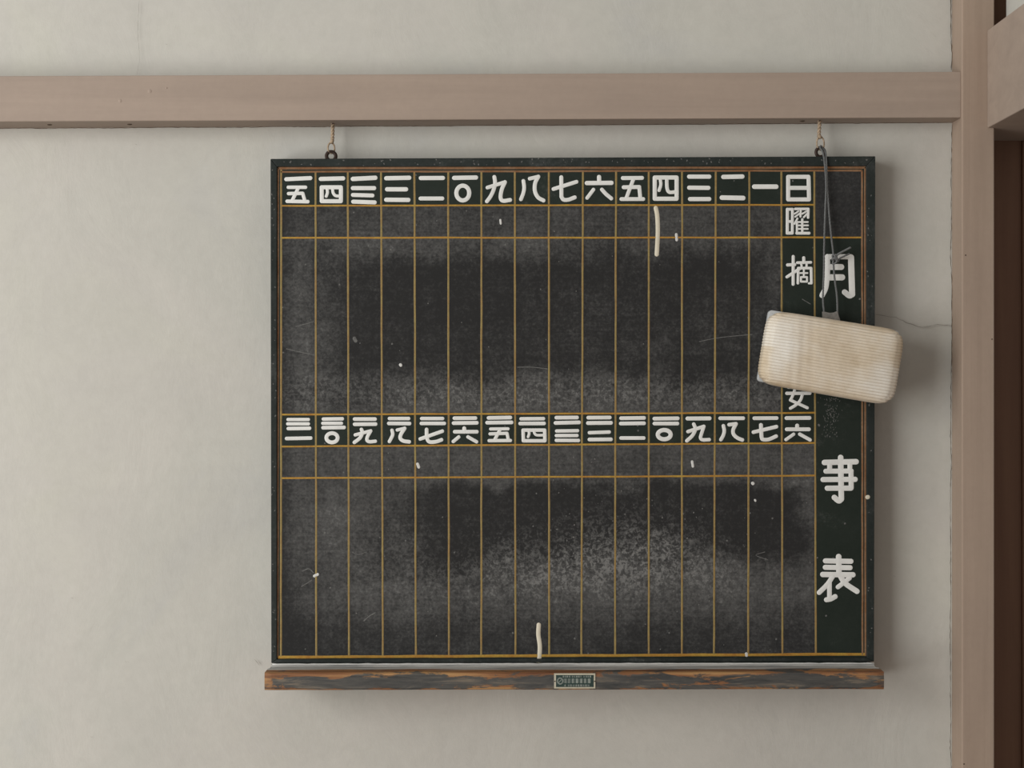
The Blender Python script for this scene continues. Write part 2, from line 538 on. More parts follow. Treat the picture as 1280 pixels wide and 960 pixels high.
CT = [351.5, 394.5, 434.8, 476.4, 518.2, 560.3, 601.9, 643.6, 686.1, 728.6, 770, 811, 852.6, 894.7, 936.5, 976.8, 1018, 1077.8]
CB = [351, 395.3, 436.2, 478.5, 519.7, 561.2, 601.7, 644.3, 686.5, 726.8, 768.8, 811, 852.4, 892.5, 935.3, 978, 1019.7, 1078.3]
RL = [214.6, 257.2, 297.3, 518.2, 558.2, 597.7, 820.2]
RR = [213.2, 256.0, 296.8, 516.0, 553.8, 594.5, 817.9]
def colx(i, v):
    t = (v - 235) / (800 - 235)
    return CT[i] + (CB[i] - CT[i]) * t
def rowv(j, u):
    t = (u - 351) / (1020 - 351)
    return RL[j] + (RR[j] - RL[j]) * t
def grid_pt(i, j):
    v = rowv(j, (CT[i] + CB[i]) / 2)
    u = colx(i, v)
    return u, rowv(j, u)

def sstep(a, b, x):
    if a == b: return 1.0 if x > a else 0.0
    t = max(0, min(1, (x - a) / (b - a)))
    return t * t * (3 - 2 * t)
def g2(u, v, cu, cv, su, sv):
    return math.exp(-((u - cu) / su) ** 2 - ((v - cv) / sv) ** 2)
def dust(u, v):
    n = noise.noise(Vector((u * 0.011, v * 0.011, 1.7))) * 0.5 + noise.noise(Vector((u * 0.03, v * 0.03, 8.7))) * 0.35
    n += noise.noise(Vector((u * 0.09, v * 0.09, 2.2))) * 0.45 + noise.noise(Vector((u * 0.2, v * 0.2, 9.2))) * 0.25
    uu = u + 10 * noise.noise(Vector((u * 0.09, v * 0.09, 5.1))) + 22 * noise.noise(Vector((u * 0.02, v * 0.02, 3.1)))
    vv = v + 8 * noise.noise(Vector((u * 0.1, v * 0.1, 4.4))) + 16 * noise.noise(Vector((u * 0.02, v * 0.02, 6.1)))
    spk = 0.15
    if v < 257:
        d = 0.36
    elif v < 297:
        d = 0.42 + n * 0.15
    elif v < 517:
        d = 0.50 + n * 0.22
        d -= 0.36 * sstep(305, 340, vv) * (1 - sstep(452, 484, vv)) * sstep(352, 455, uu) * (1 - 0.55 * sstep(930, 985, uu))
        d += 0.14 * sstep(468, 505, vv) * sstep(420, 540, uu) * (1 - sstep(800, 900, uu) * 0.7)
        d -= 0.10 * g2(u, v, 700, 330, 260, 25)
        d += 0.10 * g2(u, v, 860, 435, 80, 14) + 0.12 * g2(u, v, 385, 430, 25, 45)
        spk = 0.25 + 0.3 * sstep(460, 480, v) * (1 - sstep(500, 515, v))
    elif v < 597:
        d = 0.52 + n * 0.15
    else:
        d = 0.50 + n * 0.2
        hole = sstep(600, 618, vv) * (0.35 * sstep(430, 470, uu) + 0.65 * sstep(500, 560, uu)) * (1 - 0.85 * sstep(985, 1010, uu))
        low = 690 + 35 * sstep(640, 480, uu) - 22 * g2(uu, 0, 800, 0, 90, 1) + 22 * sstep(880, 960, uu)
        hole *= 1 - sstep(low - 28, low + 22, vv)
        d -= 0.42 * hole
        d += 0.20 * g2(u, v, 800, 668, 80, 38)
        d += 0.20 * g2(u, v, 830, 718, 190, 30)
        d += 0.12 * g2(u, v, 640, 735, 150, 22)
        d -= 0.27 * sstep(752, 800, vv)
        d += 0.10 * g2(u, v, 430, 660, 40, 50)
        d -= 0.14 * g2(u, v, 360, 790, 30, 60)
        spk = 0.15 + 0.85 * g2(u, v, 790, 680, 130, 55) + 0.45 * g2(u, v, 600, 700, 140, 50)
    # cleaner halo beside the ruled lines
    for i in range(18):
        x = colx(i, v)
        if abs(u - x) < 5.5:
            d -= 0.10 * (1 - abs(u - x) / 5.5)
    d -= 0.22 * (1 - sstep(0, 22, u - 352))
    if u > 1020: d = 0.20 + n * 0.1; spk = 0.05
    return max(0.0, min(1.0, d)), max(0.0, min(1.0, spk))

pv = []; pf = []; pm = []; pcol = []
def add_cell(u0t, u1t, v0, v1, isgreen, step):
    """u0t,u1t callable(v); v0,v1 callable(u)"""
    uc0, uc1 = u0t(500), u1t(500)
    vc0, vc1 = v0(700), v1(700)
    nu = max(1, int((uc1 - uc0) / step)); nv = max(1, int((vc1 - vc0) / step))
    base = len(pv)
    for j in range(nv + 1):
        for i in range(nu + 1):
            a, b = i / nu, j / nv
            v = lerp(vc0, vc1, b); u = lerp(u0t(v), u1t(v), a)
            v = lerp(v0(u), v1(u), b)
            pv.append(P(u, v, YP)); pcol.append(dust(u, v) if not isgreen else (0, 0))
    for j in range(nv):
        for i in range(nu):
            a = base + j * (nu + 1) + i
            pf.append([a, a + nu + 1, a + nu + 2, a + 1]); pm.append(1 if isgreen else 0)
cols = [lambda v: 345.0] + [(lambda v, i=i: colx(i, v)) for i in range(18)] + [lambda v: 1084.0]
rows = [lambda u: 207.0] + [(lambda u, j=j: rowv(j, u)) for j in range(7)] + [lambda u: 829.0]
for ci in range(19):
    for rj in range(8):
        border = ci in (0, 18) or rj in (0, 7)
        c, r = ci - 1, rj - 1       # cell between line c and c+1, row r and r+1
        green = border or r in (0, 3) or c == 16 or (c == 15 and r < 3)
        if c == 16 and r in (0, 1) and not border: green = False
        add_cell(cols[ci], cols[ci + 1], rows[rj], rows[rj + 1], green, 60 if green else 3.6)
panel = obj('writing_surface', pv, pf, ['slate', 'green'], midx=pm)
at = panel.data.color_attributes.new('dust', 'FLOAT_COLOR', 'POINT')
at.data.foreach_set('color', [x for d in pcol for x in (d[0], d[1], 0, 1)])
part(panel)

# the board's body and the four frame strips
bTL, bTR, bBR, bBL = (338, 198.5), (1094.3, 195.2), (1092.6, 827), (339, 829)
def pq(pts, y): return [P(u, v, y) for u, v in pts]
YF = YP - 0.003
back = [Vector((p.x, -0.004, p.z)) for p in pq([(341, 202), (1091, 199), (1090, 825), (342, 826)], YP)]
frb = [Vector((p.x, YP + 0.0006, p.z)) for p in pq([(341, 202), (1091, 199), (1090, 825), (342, 826)], YP)]
part(prism('backing_board', frb, back, 'green'))
iTL, iTR, iBR, iBL = (346.2, 208.4), (1082.8, 207.6), (1083.6, 822.5), (346.0, 824.3)
for name, q in (('frame_strip', [bTL, bTR, iTR, iTL]), ('frame_strip', [bTR, bBR, iBR, iTR]),
                ('frame_strip', [iBL, iBR, bBR, bBL]), ('frame_strip', [bTL, iTL, iBL, bBL])):
    f = pq(q, YF)
    part(prism(name, f, [Vector((p.x, -0.006, p.z)) for p in f], 'frame', bev=0.0011))

# painted strokes: domed ribbons with round ends
def stroke_geo(pts, r, y=YP, h=0.00035):
    """pts in photo pixels (list of (u,v)), r in pixels"""
    pts = [Vector((a, b, 0)) for a, b in pts]
    if len(pts) > 2: pts = crom(pts, 6)
    n = len(pts); vs = []; fs = []
    tang = [(pts[min(i + 1, n - 1)] - pts[max(i - 1, 0)]).normalized() for i in range(n)]
    prof = ((-1, 0.05), (-0.72, 0.8), (0, 1.0), (0.72, 0.8), (1, 0.05))
    rows_ = []
    K = 6
    for s in range(K, 0, -1):              # start cap
        a = s / K * math.pi / 2
        rows_.append((pts[0] - tang[0] * r * math.sin(a), tang[0], math.cos(a)))
    for i in range(n): rows_.append((pts[i], tang[i], 1.0))
    for s in range(1, K + 1):
        a = s / K * math.pi / 2
        rows_.append((pts[-1] + tang[-1] * r * math.sin(a), tang[-1], math.cos(a)))
    for c, t, f in rows_:
        nn = Vector((-t.y, t.x, 0))
        f = max(f, 0.02)
        for a, hh in prof:
            q = c + nn * a * r * f
            vs.append(P(q.x, q.y, y - 0.00005 - h * hh * math.sqrt(f)))
    m = len(prof)
    for i in range(len(rows_) - 1):
        for k in range(m - 1):
            fs.append([i * m + k, i * m + k + 1, (i + 1) * m + k + 1, (i + 1) * m + k])
    return vs, fs

def glyph(origin, scale, strokes, label, name='painted_character', mat='white', fat=1.0):
    ox, oy = origin
    geos = []
    for s in strokes:
        kind, r, pts = s[0], s[1] / scale * fat, s[2]
        q = [(ox + a / scale, oy + b / scale) for a, b in pts]
        if kind == 'c': geos.append(stroke_geo(q, r))
        elif kind == 'l':
            for a, b in zip(q[:-1], q[1:]): geos.append(stroke_geo([a, b], r))
        elif kind == 'b':                       # closed box
            for a, b in zip(q, q[1:] + q[:1]): geos.append(stroke_geo([a, b], r))
        elif kind == 'e':                       # ellipse: (centre, radii)
            (cx, cy), (rx, ry) = pts
            e = [(ox + (cx + rx * math.cos(t)) / scale, oy + (cy + ry * math.sin(t)) / scale)
                 for t in [2 * math.pi * k / 16 for k in range(17)]]
            geos.append(stroke_geo(e, r))
    v, f = merge(geos)
    o = obj(name, v, f, mat, smooth=True)
    if label: o['label'] = label
    return part(o)

S = 13.913
G = [
 ((350,210), S, 'fifteen', [('l',35,[(110,195),(530,175)]),('l',30,[(145,335),(445,335)]),('l',30,[(320,345),(215,560)]),('l',30,[(150,445),(395,440),(432,570)]),('l',31,[(125,578),(485,585)])]),
 ((350,210), S, 'fourteen', [('l',36,[(710,190),(1100,180)]),('b',35,[(725,335),(1060,335),(1060,577),(727,577)]),('c',26,[(820,360),(825,430),(805,492)]),('c',26,[(915,360),(925,430),(965,480),(1040,490)])]),
 ((434,210), S, 'thirteen', [('l',38,[(100,190),(490,170)]),('l',36,[(100,350),(470,350)]),('l',34,[(100,468),(440,478)]),('l',35,[(105,585),(480,598)])]),
 ((434,210), S, 'twelve', [('l',37,[(680,178),(1080,170)]),('l',37,[(695,370),(1025,370)]),('l',37,[(680,552),(1065,555)])]),
 ((516,210), S, 'eleven', [('l',36,[(140,175),(525,173)]),('l',34,[(135,530),(515,530)])]),
 ((516,210), S, 'ten', [('l',37,[(720,172),(1100,165)]),('e',36,[(870,435),(112,128)])]),
 ((600,210), S, 'nine', [('c',33,[(250,155),(262,260),(240,370),(185,490),(120,580)]),('l',32,[(130,340),(435,245)]),('c',34,[(435,245),(380,370),(358,510),(400,570),(525,555)])]),
 ((600,210), S, 'eight', [('c',32,[(755,225),(768,330),(755,430),(712,545)]),('l',32,[(865,185),(1015,150)]),('c',34,[(1015,150),(960,260),(955,400),(1010,510),(1105,565)])]),
 ((684,210), S, 'seven', [('l',34,[(245,160),(248,500)]),('c',34,[(248,500),(285,550),(370,550),(480,510)]),('l',33,[(110,365),(510,240)])]),
 ((684,210), S, 'six', [('l',36,[(902,155),(905,255)]),('l',37,[(690,262),(1120,258)]),('l',31,[(805,375),(695,520)]),('c',33,[(952,375),(1020,450),(1115,530)])]),
 ((766,210), S, 'five', [('l',34,[(175,175),(510,172)]),('l',32,[(360,190),(240,510)]),('l',34,[(190,335),(460,330)]),('l',33,[(460,330),(478,520)]),('l',33,[(150,540),(530,540)])]),
 ((766,210), S, 'four', [('b',36,[(730,165),(1110,165),(1110,535),(730,535)]),('c',28,[(825,190),(835,290),(805,390)]),('c',31,[(938,190),(945,350),(985,420),(1095,415)])]),
 ((850,210), S, 'three', [('l',36,[(160,150),(510,150)]),('l',36,[(160,342),(495,345)]),('l',36,[(175,540),(510,540)])]),
 ((850,210), S, 'two', [('l',38,[(755,155),(1085,148)]),('l',40,[(730,515),(1100,522)])]),
 ((930,140), 5.818, 'one', [('l',16.5,[(75,543),(235,543)])]),
 ((970,210), 21.333, 'sun', [('b',54,[(325,235),(868,235),(882,838),(325,838)]),('l',54,[(340,530),(860,530)])]),
 ((970,252), 21.333, 'weekday', [('l',42,[(305,205),(302,840)]),('l',38,[(440,205),(435,840)]),('l',38,[(305,205),(440,205)]),('l',36,[(305,530),(440,530)]),('l',42,[(302,838),(435,838)]),
    ('l',34,[(515,195),(865,195)]),('l',34,[(865,195),(858,425)]),('l',28,[(665,195),(655,400)]),('l',24,[(500,325),(600,260)]),('l',24,[(515,405),(625,325)]),('l',24,[(705,325),(815,260)]),('l',26,[(745,415),(830,330)]),
    ('l',27,[(575,450),(498,590)]),('l',30,[(560,540),(560,845)]),('l',30,[(703,470),(703,845)]),('l',24,[(560,545),(850,545)]),('l',24,[(560,635),(855,635)]),('l',24,[(560,728),(850,728)]),('l',38,[(555,842),(885,842)])]),
 ((970,315), 21.333, 'summary first', [('l',41,[(460,120),(458,860)]),('l',42,[(310,345),(500,335)]),('l',40,[(292,665),(640,440)]),('l',42,[(740,155),(745,280)]),('l',36,[(570,285),(930,275)]),('l',30,[(675,300),(690,410)]),('l',30,[(820,300),(815,410)]),
    ('l',36,[(595,430),(935,430)]),('l',36,[(595,430),(585,830)]),('l',36,[(938,430),(945,830)]),('l',28,[(880,835),(940,835)]),('l',24,[(650,562),(840,562)]),('l',26,[(745,450),(745,660)]),('b',27,[(668,668),(830,668),(830,790),(668,790)])]),
 ((970,475), 21.333, 'summary second', [('l',44,[(290,355),(905,352)]),('c',38,[(510,235),(445,420),(385,535)]),('l',40,[(385,535),(838,742)]),('c',40,[(705,390),(650,540),(530,665),(385,755)]),
    ('b',38,[(330,195),(860,195),(860,20),(330,20)]),('l',36,[(520,-60),(515,190)]),('l',36,[(680,-60),(685,190)]),('l',40,[(300,-75),(900,-75)])]),
 ((1010,305), 12, 'month', [('c',40,[(292,190),(292,400),(268,640),(212,770)]),('l',38,[(290,190),(645,192)]),('l',46,[(645,200),(662,755)]),('c',42,[(662,755),(620,775),(550,722)]),('l',44,[(315,345),(500,345)]),('l',46,[(300,500),(512,500)])]),
 ((1010,430), 12, 'event first', [('c',36,[(320,200),(280,280),(210,340)]),('c',36,[(320,350),(270,440),(200,500)]),('l',36,[(275,440),(275,690)]),('l',38,[(430,250),(700,250)]),('l',38,[(400,420),(730,420)]),('l',38,[(600,420),(600,680)]),('l',36,[(600,680),(520,650)])]),
 ((1010,560), 12, 'event second', [('l',42,[(490,143),(500,765)]),('c',41,[(500,768),(460,792),(396,742)]),('l',41,[(247,217),(723,205)]),('l',37,[(268,348),(650,345)]),('l',39,[(227,473),(708,470)]),('l',39,[(290,603),(645,602)]),('l',37,[(325,225),(325,345)]),('l',36,[(628,215),(628,330)]),('l',38,[(645,345),(648,600)])]),
 ((1010,685), 12, 'table', [('l',42,[(460,130),(465,400)]),('l',38,[(262,193),(645,200)]),('l',38,[(260,290),(632,296)]),('l',40,[(222,397),(675,402)]),('c',36,[(375,420),(290,545),(168,668)]),('l',35,[(322,500),(322,740)]),('c',37,[(277,776),(340,765),(408,728)]),('c',40,[(470,395),(560,530),(735,650)]),('l',34,[(625,450),(450,585)])]),
 ((350,512), S, 'thirty-one', [('l',28,[(140,172),(495,172)]),('l',29,[(135,248),(495,248)]),('l',31,[(145,330),(515,325)]),('l',31,[(115,503),(535,495)])]),
 ((350,512), S, 'thirty', [('l',30,[(755,165),(1085,160)]),('l',29,[(745,238),(1070,238)]),('l',32,[(750,315),(1115,310)]),('e',33,[(905,490),(98,80)])]),
 ((434,512), S, 'twenty-nine', [('l',32,[(130,165),(485,165)]),('l',32,[(130,255),(495,252)]),('c',31,[(248,345),(262,400),(225,490),(125,570)]),('l',29,[(140,440),(410,370)]),('c',30,[(410,370),(355,465),(345,530),(390,558),(490,550)])]),
 ((434,512), S, 'twenty-eight', [('l',30,[(735,155),(1070,155)]),('l',32,[(725,240),(1085,242)]),('c',30,[(780,360),(790,440),(735,555)]),('l',28,[(870,355),(1000,325)]),('c',32,[(1000,325),(935,430),(925,500),(980,545),(1080,560)])]),
 ((516,512), S, 'twenty-seven', [('l',30,[(155,155),(520,155)]),('l',31,[(150,240),(550,240)]),('c',32,[(240,345),(245,480),(285,558),(400,558),(500,525)]),('l',31,[(130,510),(515,375)])]),
 ((516,512), S, 'twenty-six', [('l',32,[(725,150),(1090,148)]),('l',32,[(710,235),(1115,230)]),('l',34,[(895,325),(900,385)]),('l',32,[(730,385),(1115,385)]),('l',30,[(800,475),(705,555)]),('l',30,[(960,475),(1110,560)])]),
 ((600,510), S, 'twenty-five', [('l',32,[(150,172),(530,165)]),('l',32,[(125,255),(550,250)]),('l',27,[(185,365),(490,362)]),('l',29,[(350,375),(260,545)]),('l',28,[(175,450),(470,440)]),('l',28,[(470,440),(495,555)]),('l',29,[(160,568),(530,565)])]),
 ((600,510), S, 'twenty-four', [('l',30,[(715,188),(1105,185)]),('l',32,[(700,270),(1115,268)]),('b',30,[(750,385),(1125,385),(1130,570),(755,570)]),('c',24,[(850,400),(855,450),(838,500)]),('c',23,[(940,400),(950,440),(990,472),(1110,472)])]),
 ((684,510), S, 'twenty-three', [('l',32,[(160,168),(520,165)]),('l',32,[(145,260),(555,250)]),('l',29,[(165,400),(530,395)]),('l',29,[(160,480),(520,478)]),('l',30,[(160,562),(545,565)])]),
 ((684,510), S, 'twenty-two', [('l',32,[(715,168),(1090,165)]),('l',33,[(710,262),(1110,258)]),('l',30,[(735,430),(1080,418)]),('l',32,[(735,548),(1110,545)])]),
 ((766,510), S, 'twenty-one', [('l',32,[(145,178),(545,172)]),('l',32,[(140,270),(545,265)]),('l',31,[(145,522),(540,522)])]),
 ((766,510), S, 'twenty', [('l',33,[(725,185),(1130,180)]),('l',32,[(725,270),(1125,270)]),('e',36,[(895,463),(112,80)])]),
 ((850,510), S, 'nineteen', [('l',34,[(130,183),(515,180)]),('c',31,[(240,280),(268,370),(215,480),(120,570)]),('l',31,[(140,410),(415,320)]),('c',30,[(415,320),(380,430),(358,515),(395,552),(510,550)])]),
 ((850,510), S, 'eighteen', [('l',32,[(700,178),(1100,178)]),('c',31,[(755,310),(770,390),(755,470),(712,550)]),('l',32,[(855,290),(975,275)]),('c',32,[(975,275),(925,380),(935,460),(1000,520),(1085,555)])]),
 ((930,510), S, 'seventeen', [('l',32,[(180,178),(570,175)]),('l',34,[(295,295),(305,500)]),('c',32,[(305,500),(325,545),(430,545),(560,490)]),('l',32,[(165,420),(565,325)])]),
 ((930,510), S, 'sixteen', [('l',33,[(740,175),(1140,172)]),('l',34,[(925,305),(925,370)]),('l',33,[(745,370),(1130,370)]),('l',28,[(865,455),(730,550)]),('l',30,[(970,455),(1150,555)])]),
]
SP = {'sun': 'white painted character for day at the head of the weekday column', 'weekday': 'dense white painted weekday character',
      'summary first': 'white painted first character of the summary heading', 'summary second': 'white painted lower character of the summary heading below the eraser',
      'month': 'large white painted month character behind the cord', 'event first': 'large white painted character behind the eraser',
      'event second': 'large white painted character in the title column, middle', 'table': 'large white painted character at the foot of the title column'}
for org, sc, nm, st in G:
    glyph(org, sc, st, SP.get(nm, 'white painted numeral ' + nm))

# ruled lines
def ruled(pts, w, mat, h=0.0002):
    """flat painted rule with slightly wavering edge; pts in pixels"""
    q = []
    (u0, v0), (u1, v1) = pts
    L = math.hypot(u1 - u0, v1 - v0)
    n = max(2, int(L / 7))
    du, dv = (u1 - u0) / L, (v1 - v0) / L
    vs = []; fs = []
    sd = random.random() * 50
    for i in range(n + 1):
        t = i / n
        wob = noise.noise(Vector((t * L * 0.02, sd, 0))) * 0.35
        ww = w * 0.5 * (1 + 0.18 * noise.noise(Vector((t * L * 0.08, sd, 5))))
        c = (u0 + du * L * t - dv * wob, v0 + dv * L * t + du * wob)
        for a, hh in ((-1, 0), (-0.6, 1), (0.6, 1), (1, 0)):
            vs.append(P(c[0] - dv * a * ww, c[1] + du * a * ww, YP - 0.00003 - h * hh))
    for i in range(n):
        for k in range(3):
            fs.append([i * 4 + k, i * 4 + k + 1, i * 4 + k + 5, i * 4 + k + 4])
    return part(obj('painted_line', vs, fs, mat))
for i in range(1, 17):
    v0, v1 = rowv(0, CT[i]), rowv(6, CB[i])
    ruled([(colx(i, v0), v0), (colx(i, v1), v1)], 2.35, 'linev', 0.00022)
for j, uend in ((1, 1018), (2, 1078), (3, 1019), (4, 1019), (5, 1019.5)):
    ruled([(352, rowv(j, 352)), (uend, rowv(j, uend))], 2.2, 'lineh', 0.00026)
ruled([(347, rowv(6, 347) + 1.2), (1082, rowv(6, 1082))], 3.4, 'lineh', 0.00028)
ruled([(348, 210.2), (1082, 209.2)], 3.2, 'lineb', 0.0003)
ruled([(351, rowv(0, 351) + 0.2), (1078, rowv(0, 1078))], 2.4, 'lineb', 0.0003)
ruled([(347.8, 209), (347.2, 822)], 2.4, 'lineb', 0.0003)
ruled([(351.6, 212), (351.2, 821)], 2.4, 'linev', 0.0003)
ruled([(1077.6, 213), (1078.2, 819)], 2.4, 'lineb', 0.0003)
ruled([(1081.3, 209), (1082.0, 820)], 2.4, 'lineb', 0.0003)

# drips and dabs of cream paint, chalk specks, scratches
def mark(pts, r, mat, name, label=None, y=YP, h=0.0008):
    v, f = stroke_geo(pts, r, y, h)
    o = obj(name, v, f, mat, smooth=True)
    if label: o['label'] = label
    return part(o)
mark([(819.8, 260), (821.6, 270), (822.3, 290), (821, 318)], 2.7, 'cream', 'chalk_mark', 'long cream vertical stroke below the numeral four')
mark([(673.5, 781), (673, 793), (674.8, 808), (674, 826)], 2.7, 'cream', 'chalk_mark', 'cream vertical stroke rising from the bottom edge', h=0.0008)
mark([(671.2, 826), (676.8, 826)], 2.3, 'cream', 'chalk_mark')
for pts, r in (([(625.5, 275), (626, 279.5)], 1.3), ([(845.4, 293), (846, 300)], 1.7), ([(522, 580), (523.5, 584)], 1.8),
               ([(865.2, 577), (866.2, 583)], 1.6), ([(940.8, 604), (941.3, 604.5)], 2.0), ([(933, 817.5), (933.2, 819)], 2.1),
               ([(500.6, 456), (501, 456.6)], 1.9), ([(393, 720), (397, 718)], 1.8), ([(943.8, 625), (944.3, 626)], 1.3)):
    mark(pts, r, 'chalk', 'chalk_mark', h=0.0004)
mark([(1084.2, 621.5), (1085, 621.3)], 2.6, 'cream', 'chalk_mark', 'cream dab on the right frame strip', y=YF, h=0.0006)
mark([(443, 423), (444.5, 426)], 2.2, 'faint', 'chalk_smear', h=0.0002)
for pts, r in (([(370, 408), (382, 405), (392, 402)], 0.45), ([(358, 436), (375, 440), (394, 444)], 0.5),
               ([(874, 427), (900, 422), (940, 418)], 0.45), ([(455, 776), (462, 770), (469, 766)], 0.7),
               ([(378, 714), (386, 711), (392, 716)], 0.6), ([(377, 733), (384, 729), (390, 725)], 0.5),
               ([(1003, 374), (1008, 377), (1013, 380)], 0.5), ([(711, 500), (716, 503), (712, 508)], 0.5),
               ([(647, 459), (665, 459), (684, 461)], 0.45), ([(960, 700), (945, 694), (956, 690)], 0.4),
               ([(823, 697), (821, 702), (822, 706)], 1.0), ([(440, 690), (448, 693), (458, 690)], 0.4),
               ([(1023.5, 531), (1024, 532)], 1.2)):
    mark(pts, r, 'faint', 'chalk_smear', h=0.00015)
# specks of chalk too small to count
geos = []
rs = random.Random(11)
for k in range(230):
    if k < 90: u, v = rs.gauss(800, 70), rs.gauss(670, 45)
    else: u, v = rs.uniform(345, 1080), rs.uniform(212, 818)
    if not (345 < u < 1082 and 210 < v < 822): continue
    r = rs.choice([0.5, 0.6, 0.7, 0.9, 1.1])
    geos.append(stroke_geo([(u, v), (u + rs.uniform(-0.4, 0.4), v + 0.3)], r * (0.8 if k < 90 else 1), YP, 0.0001))
for k in range(170):
    u, v = rs.gauss(1039, 5.5), rs.uniform(497, 548)
    if rs.random() < (v - 500) / 60: continue
    geos.append(stroke_geo([(u, v), (u + rs.uniform(-0.5, 0.5), v + rs.uniform(0.3, 1.6))], rs.choice([0.25, 0.3, 0.4]), YP, 0.00008))
v, f = merge(geos)
sp = part(obj('chalk_specks', v, f, 'faint')); sp['kind'] = 'stuff'
geos = []
for k in range(150):                       # dust on the frame edges
    side = rs.random()
    if side < 0.55: u, v = rs.uniform(340, 1092), rs.uniform(197.5, 207)
    elif side < 0.85: u, v = rs.uniform(339.5, 345), rs.uniform(200, 826)
    else: u, v = rs.uniform(1084, 1091), rs.uniform(200, 826)
    if side < 0.55 and not (199.5 < v + (u - 340) * 0.004 < 207.5): continue
    geos.append(stroke_geo([(u, v), (u + rs.uniform(-0.8, 0.8), v + rs.uniform(-1.2, 1.2))], rs.uniform(0.3, 0.75), YF, 0.0001))
v, f = merge(geos)
sp = part(obj('frame_specks', v, f, 'faint')); sp['kind'] = 'stuff'

# chalk ledge
yb_, yf_ = -0.012, -0.120
z_top = P(716, 829.5, YP).z
xa, xb = P(330.4, 850, yf_).x, P(1105.3, 850, yf_).x
h_l = P(0, 840.2, yf_).z - P(0, 862.2, yf_).z
prof = [(yb_, 0), (-0.052, 0), (-0.056, -0.0022), (-0.078, -0.0022), (-0.083, 0.0), (-0.1165, 0.0), (-0.1192, -0.0012), (-0.1200, -0.0038),
        (-0.1200, -0.012), (-0.1200, -h_l + 0.0035), (-0.1192, -h_l + 0.001), (-0.1165, -h_l), (-0.06, -h_l), (yb_, -h_l)]
NX = 90
vs = []; fs = []; ed = []
for i in range(NX + 1):
    t = i / NX
    x = lerp(xa, xb, t)
    zt = z_top + lerp(-0.0007, 0.0007, t)
    end = min(1.0, min(t, 1 - t) * (xb - xa) / 0.002)
    for k, (y, z) in enumerate(prof):
        j = noise.noise(Vector((x * 25, k * 3.1, 0.5))) * 0.0005 if 4 < k < 12 else 0
        yy = y + j + (0.0015 * (1 - end) if k in (6, 7, 8, 9, 10) else 0)
        vs.append((x, yy, zt + z + j * 0.8))
        ed.append({5: 0.9, 6: 1.0, 7: 0.7, 8: 0.0, 9: 0.5, 10: 1.0, 11: 1.0}.get(k, 0.6) + (0.35 if t < 0.02 or t > 0.965 else 0))
m = len(prof)
for i in range(NX):
    for k in range(m - 1):
        a = i * m + k
        fs.append([a, a + 1, a + m + 1, a + m])
    fs.append([i * m + m - 1, i * m, (i + 1) * m, (i + 1) * m + m - 1])
fs.append(list(range(m))); fs.append([NX * m + k for k in range(m - 1, -1, -1)])
ledge = obj('chalk_ledge', vs, fs, 'ledge')
at = ledge.data.attributes.new('edge', 'FLOAT', 'POINT')
at.data.foreach_set('value', ed)
fix_normals(ledge)
ledge['label'] = 'worn wooden chalk ledge with chipped dark paint along the foot of the board'
part(ledge)
def subpart(o, par):
    o.parent = par
    return o
# chalk dust heaped along the joint of board and ledge
geos = []
zb = z_top
pts = [Vector((lerp(P(341, 0, YP).x, P(1092, 0, YP).x, t / 120), YP - 0.0045 + noise.noise(Vector((t * 0.4, 0, 2))) * 0.0010, zb + 0.0002 + noise.noise(Vector((t * 0.5, 7, 2))) * 0.0005 + lerp(-0.0007, 0.0007, t / 120))) for t in range(121)]
v, f = tube_geo(pts, lambda t: 0.0014 + 0.0006 * noise.noise(Vector((t * 60, 3, 3))), 8)
dustline = obj('chalk_dust', v, f, 'chalk', smooth=True)
dustline['kind'] = 'stuff'
subpart(dustline, ledge)

# maker's plate
YL = yf_ - 0.0003
def lp(u, v, dy=0): return P(u, v, YL - dy)
geos = []; mi = []
def addq(u0, v0, u1, v1, dy, m_, thick=0.0):
    a = [lp(u0, v0, dy), lp(u1, v0, dy), lp(u1, v1, dy), lp(u0, v1, dy)]
    b = [p + Vector((0, 0.0006 + thick, 0)) for p in a]
    geos.append((a + b, [[0, 3, 2, 1], [0, 1, 5, 4], [1, 2, 6, 5], [2, 3, 7, 6], [3, 0, 4, 7]])); mi.extend([m_] * 5)
addq(692.6, 841.8, 744.2, 860.6, 0.0008, 0, 0.0012)
addq(695.0, 843.8, 742.0, 858.8, 0.0011, 1)
rp = random.Random(5)
# ring emblem with a slash
for k in range(14):
    t = 2 * math.pi * k / 14
    cx, cy = 700.2 + 3.3 * math.cos(t), 851.3 + 3.7 * math.sin(t)
    addq(cx - 0.75, cy - 0.75, cx + 0.75, cy + 0.75, 0.0014, 2)
for k in range(5):
    cx, cy = 698.6 + k * 0.8, 853 - k * 0.85
    addq(cx - 0.5, cy - 0.5, cx + 0.5, cy + 0.5, 0.0014, 2)
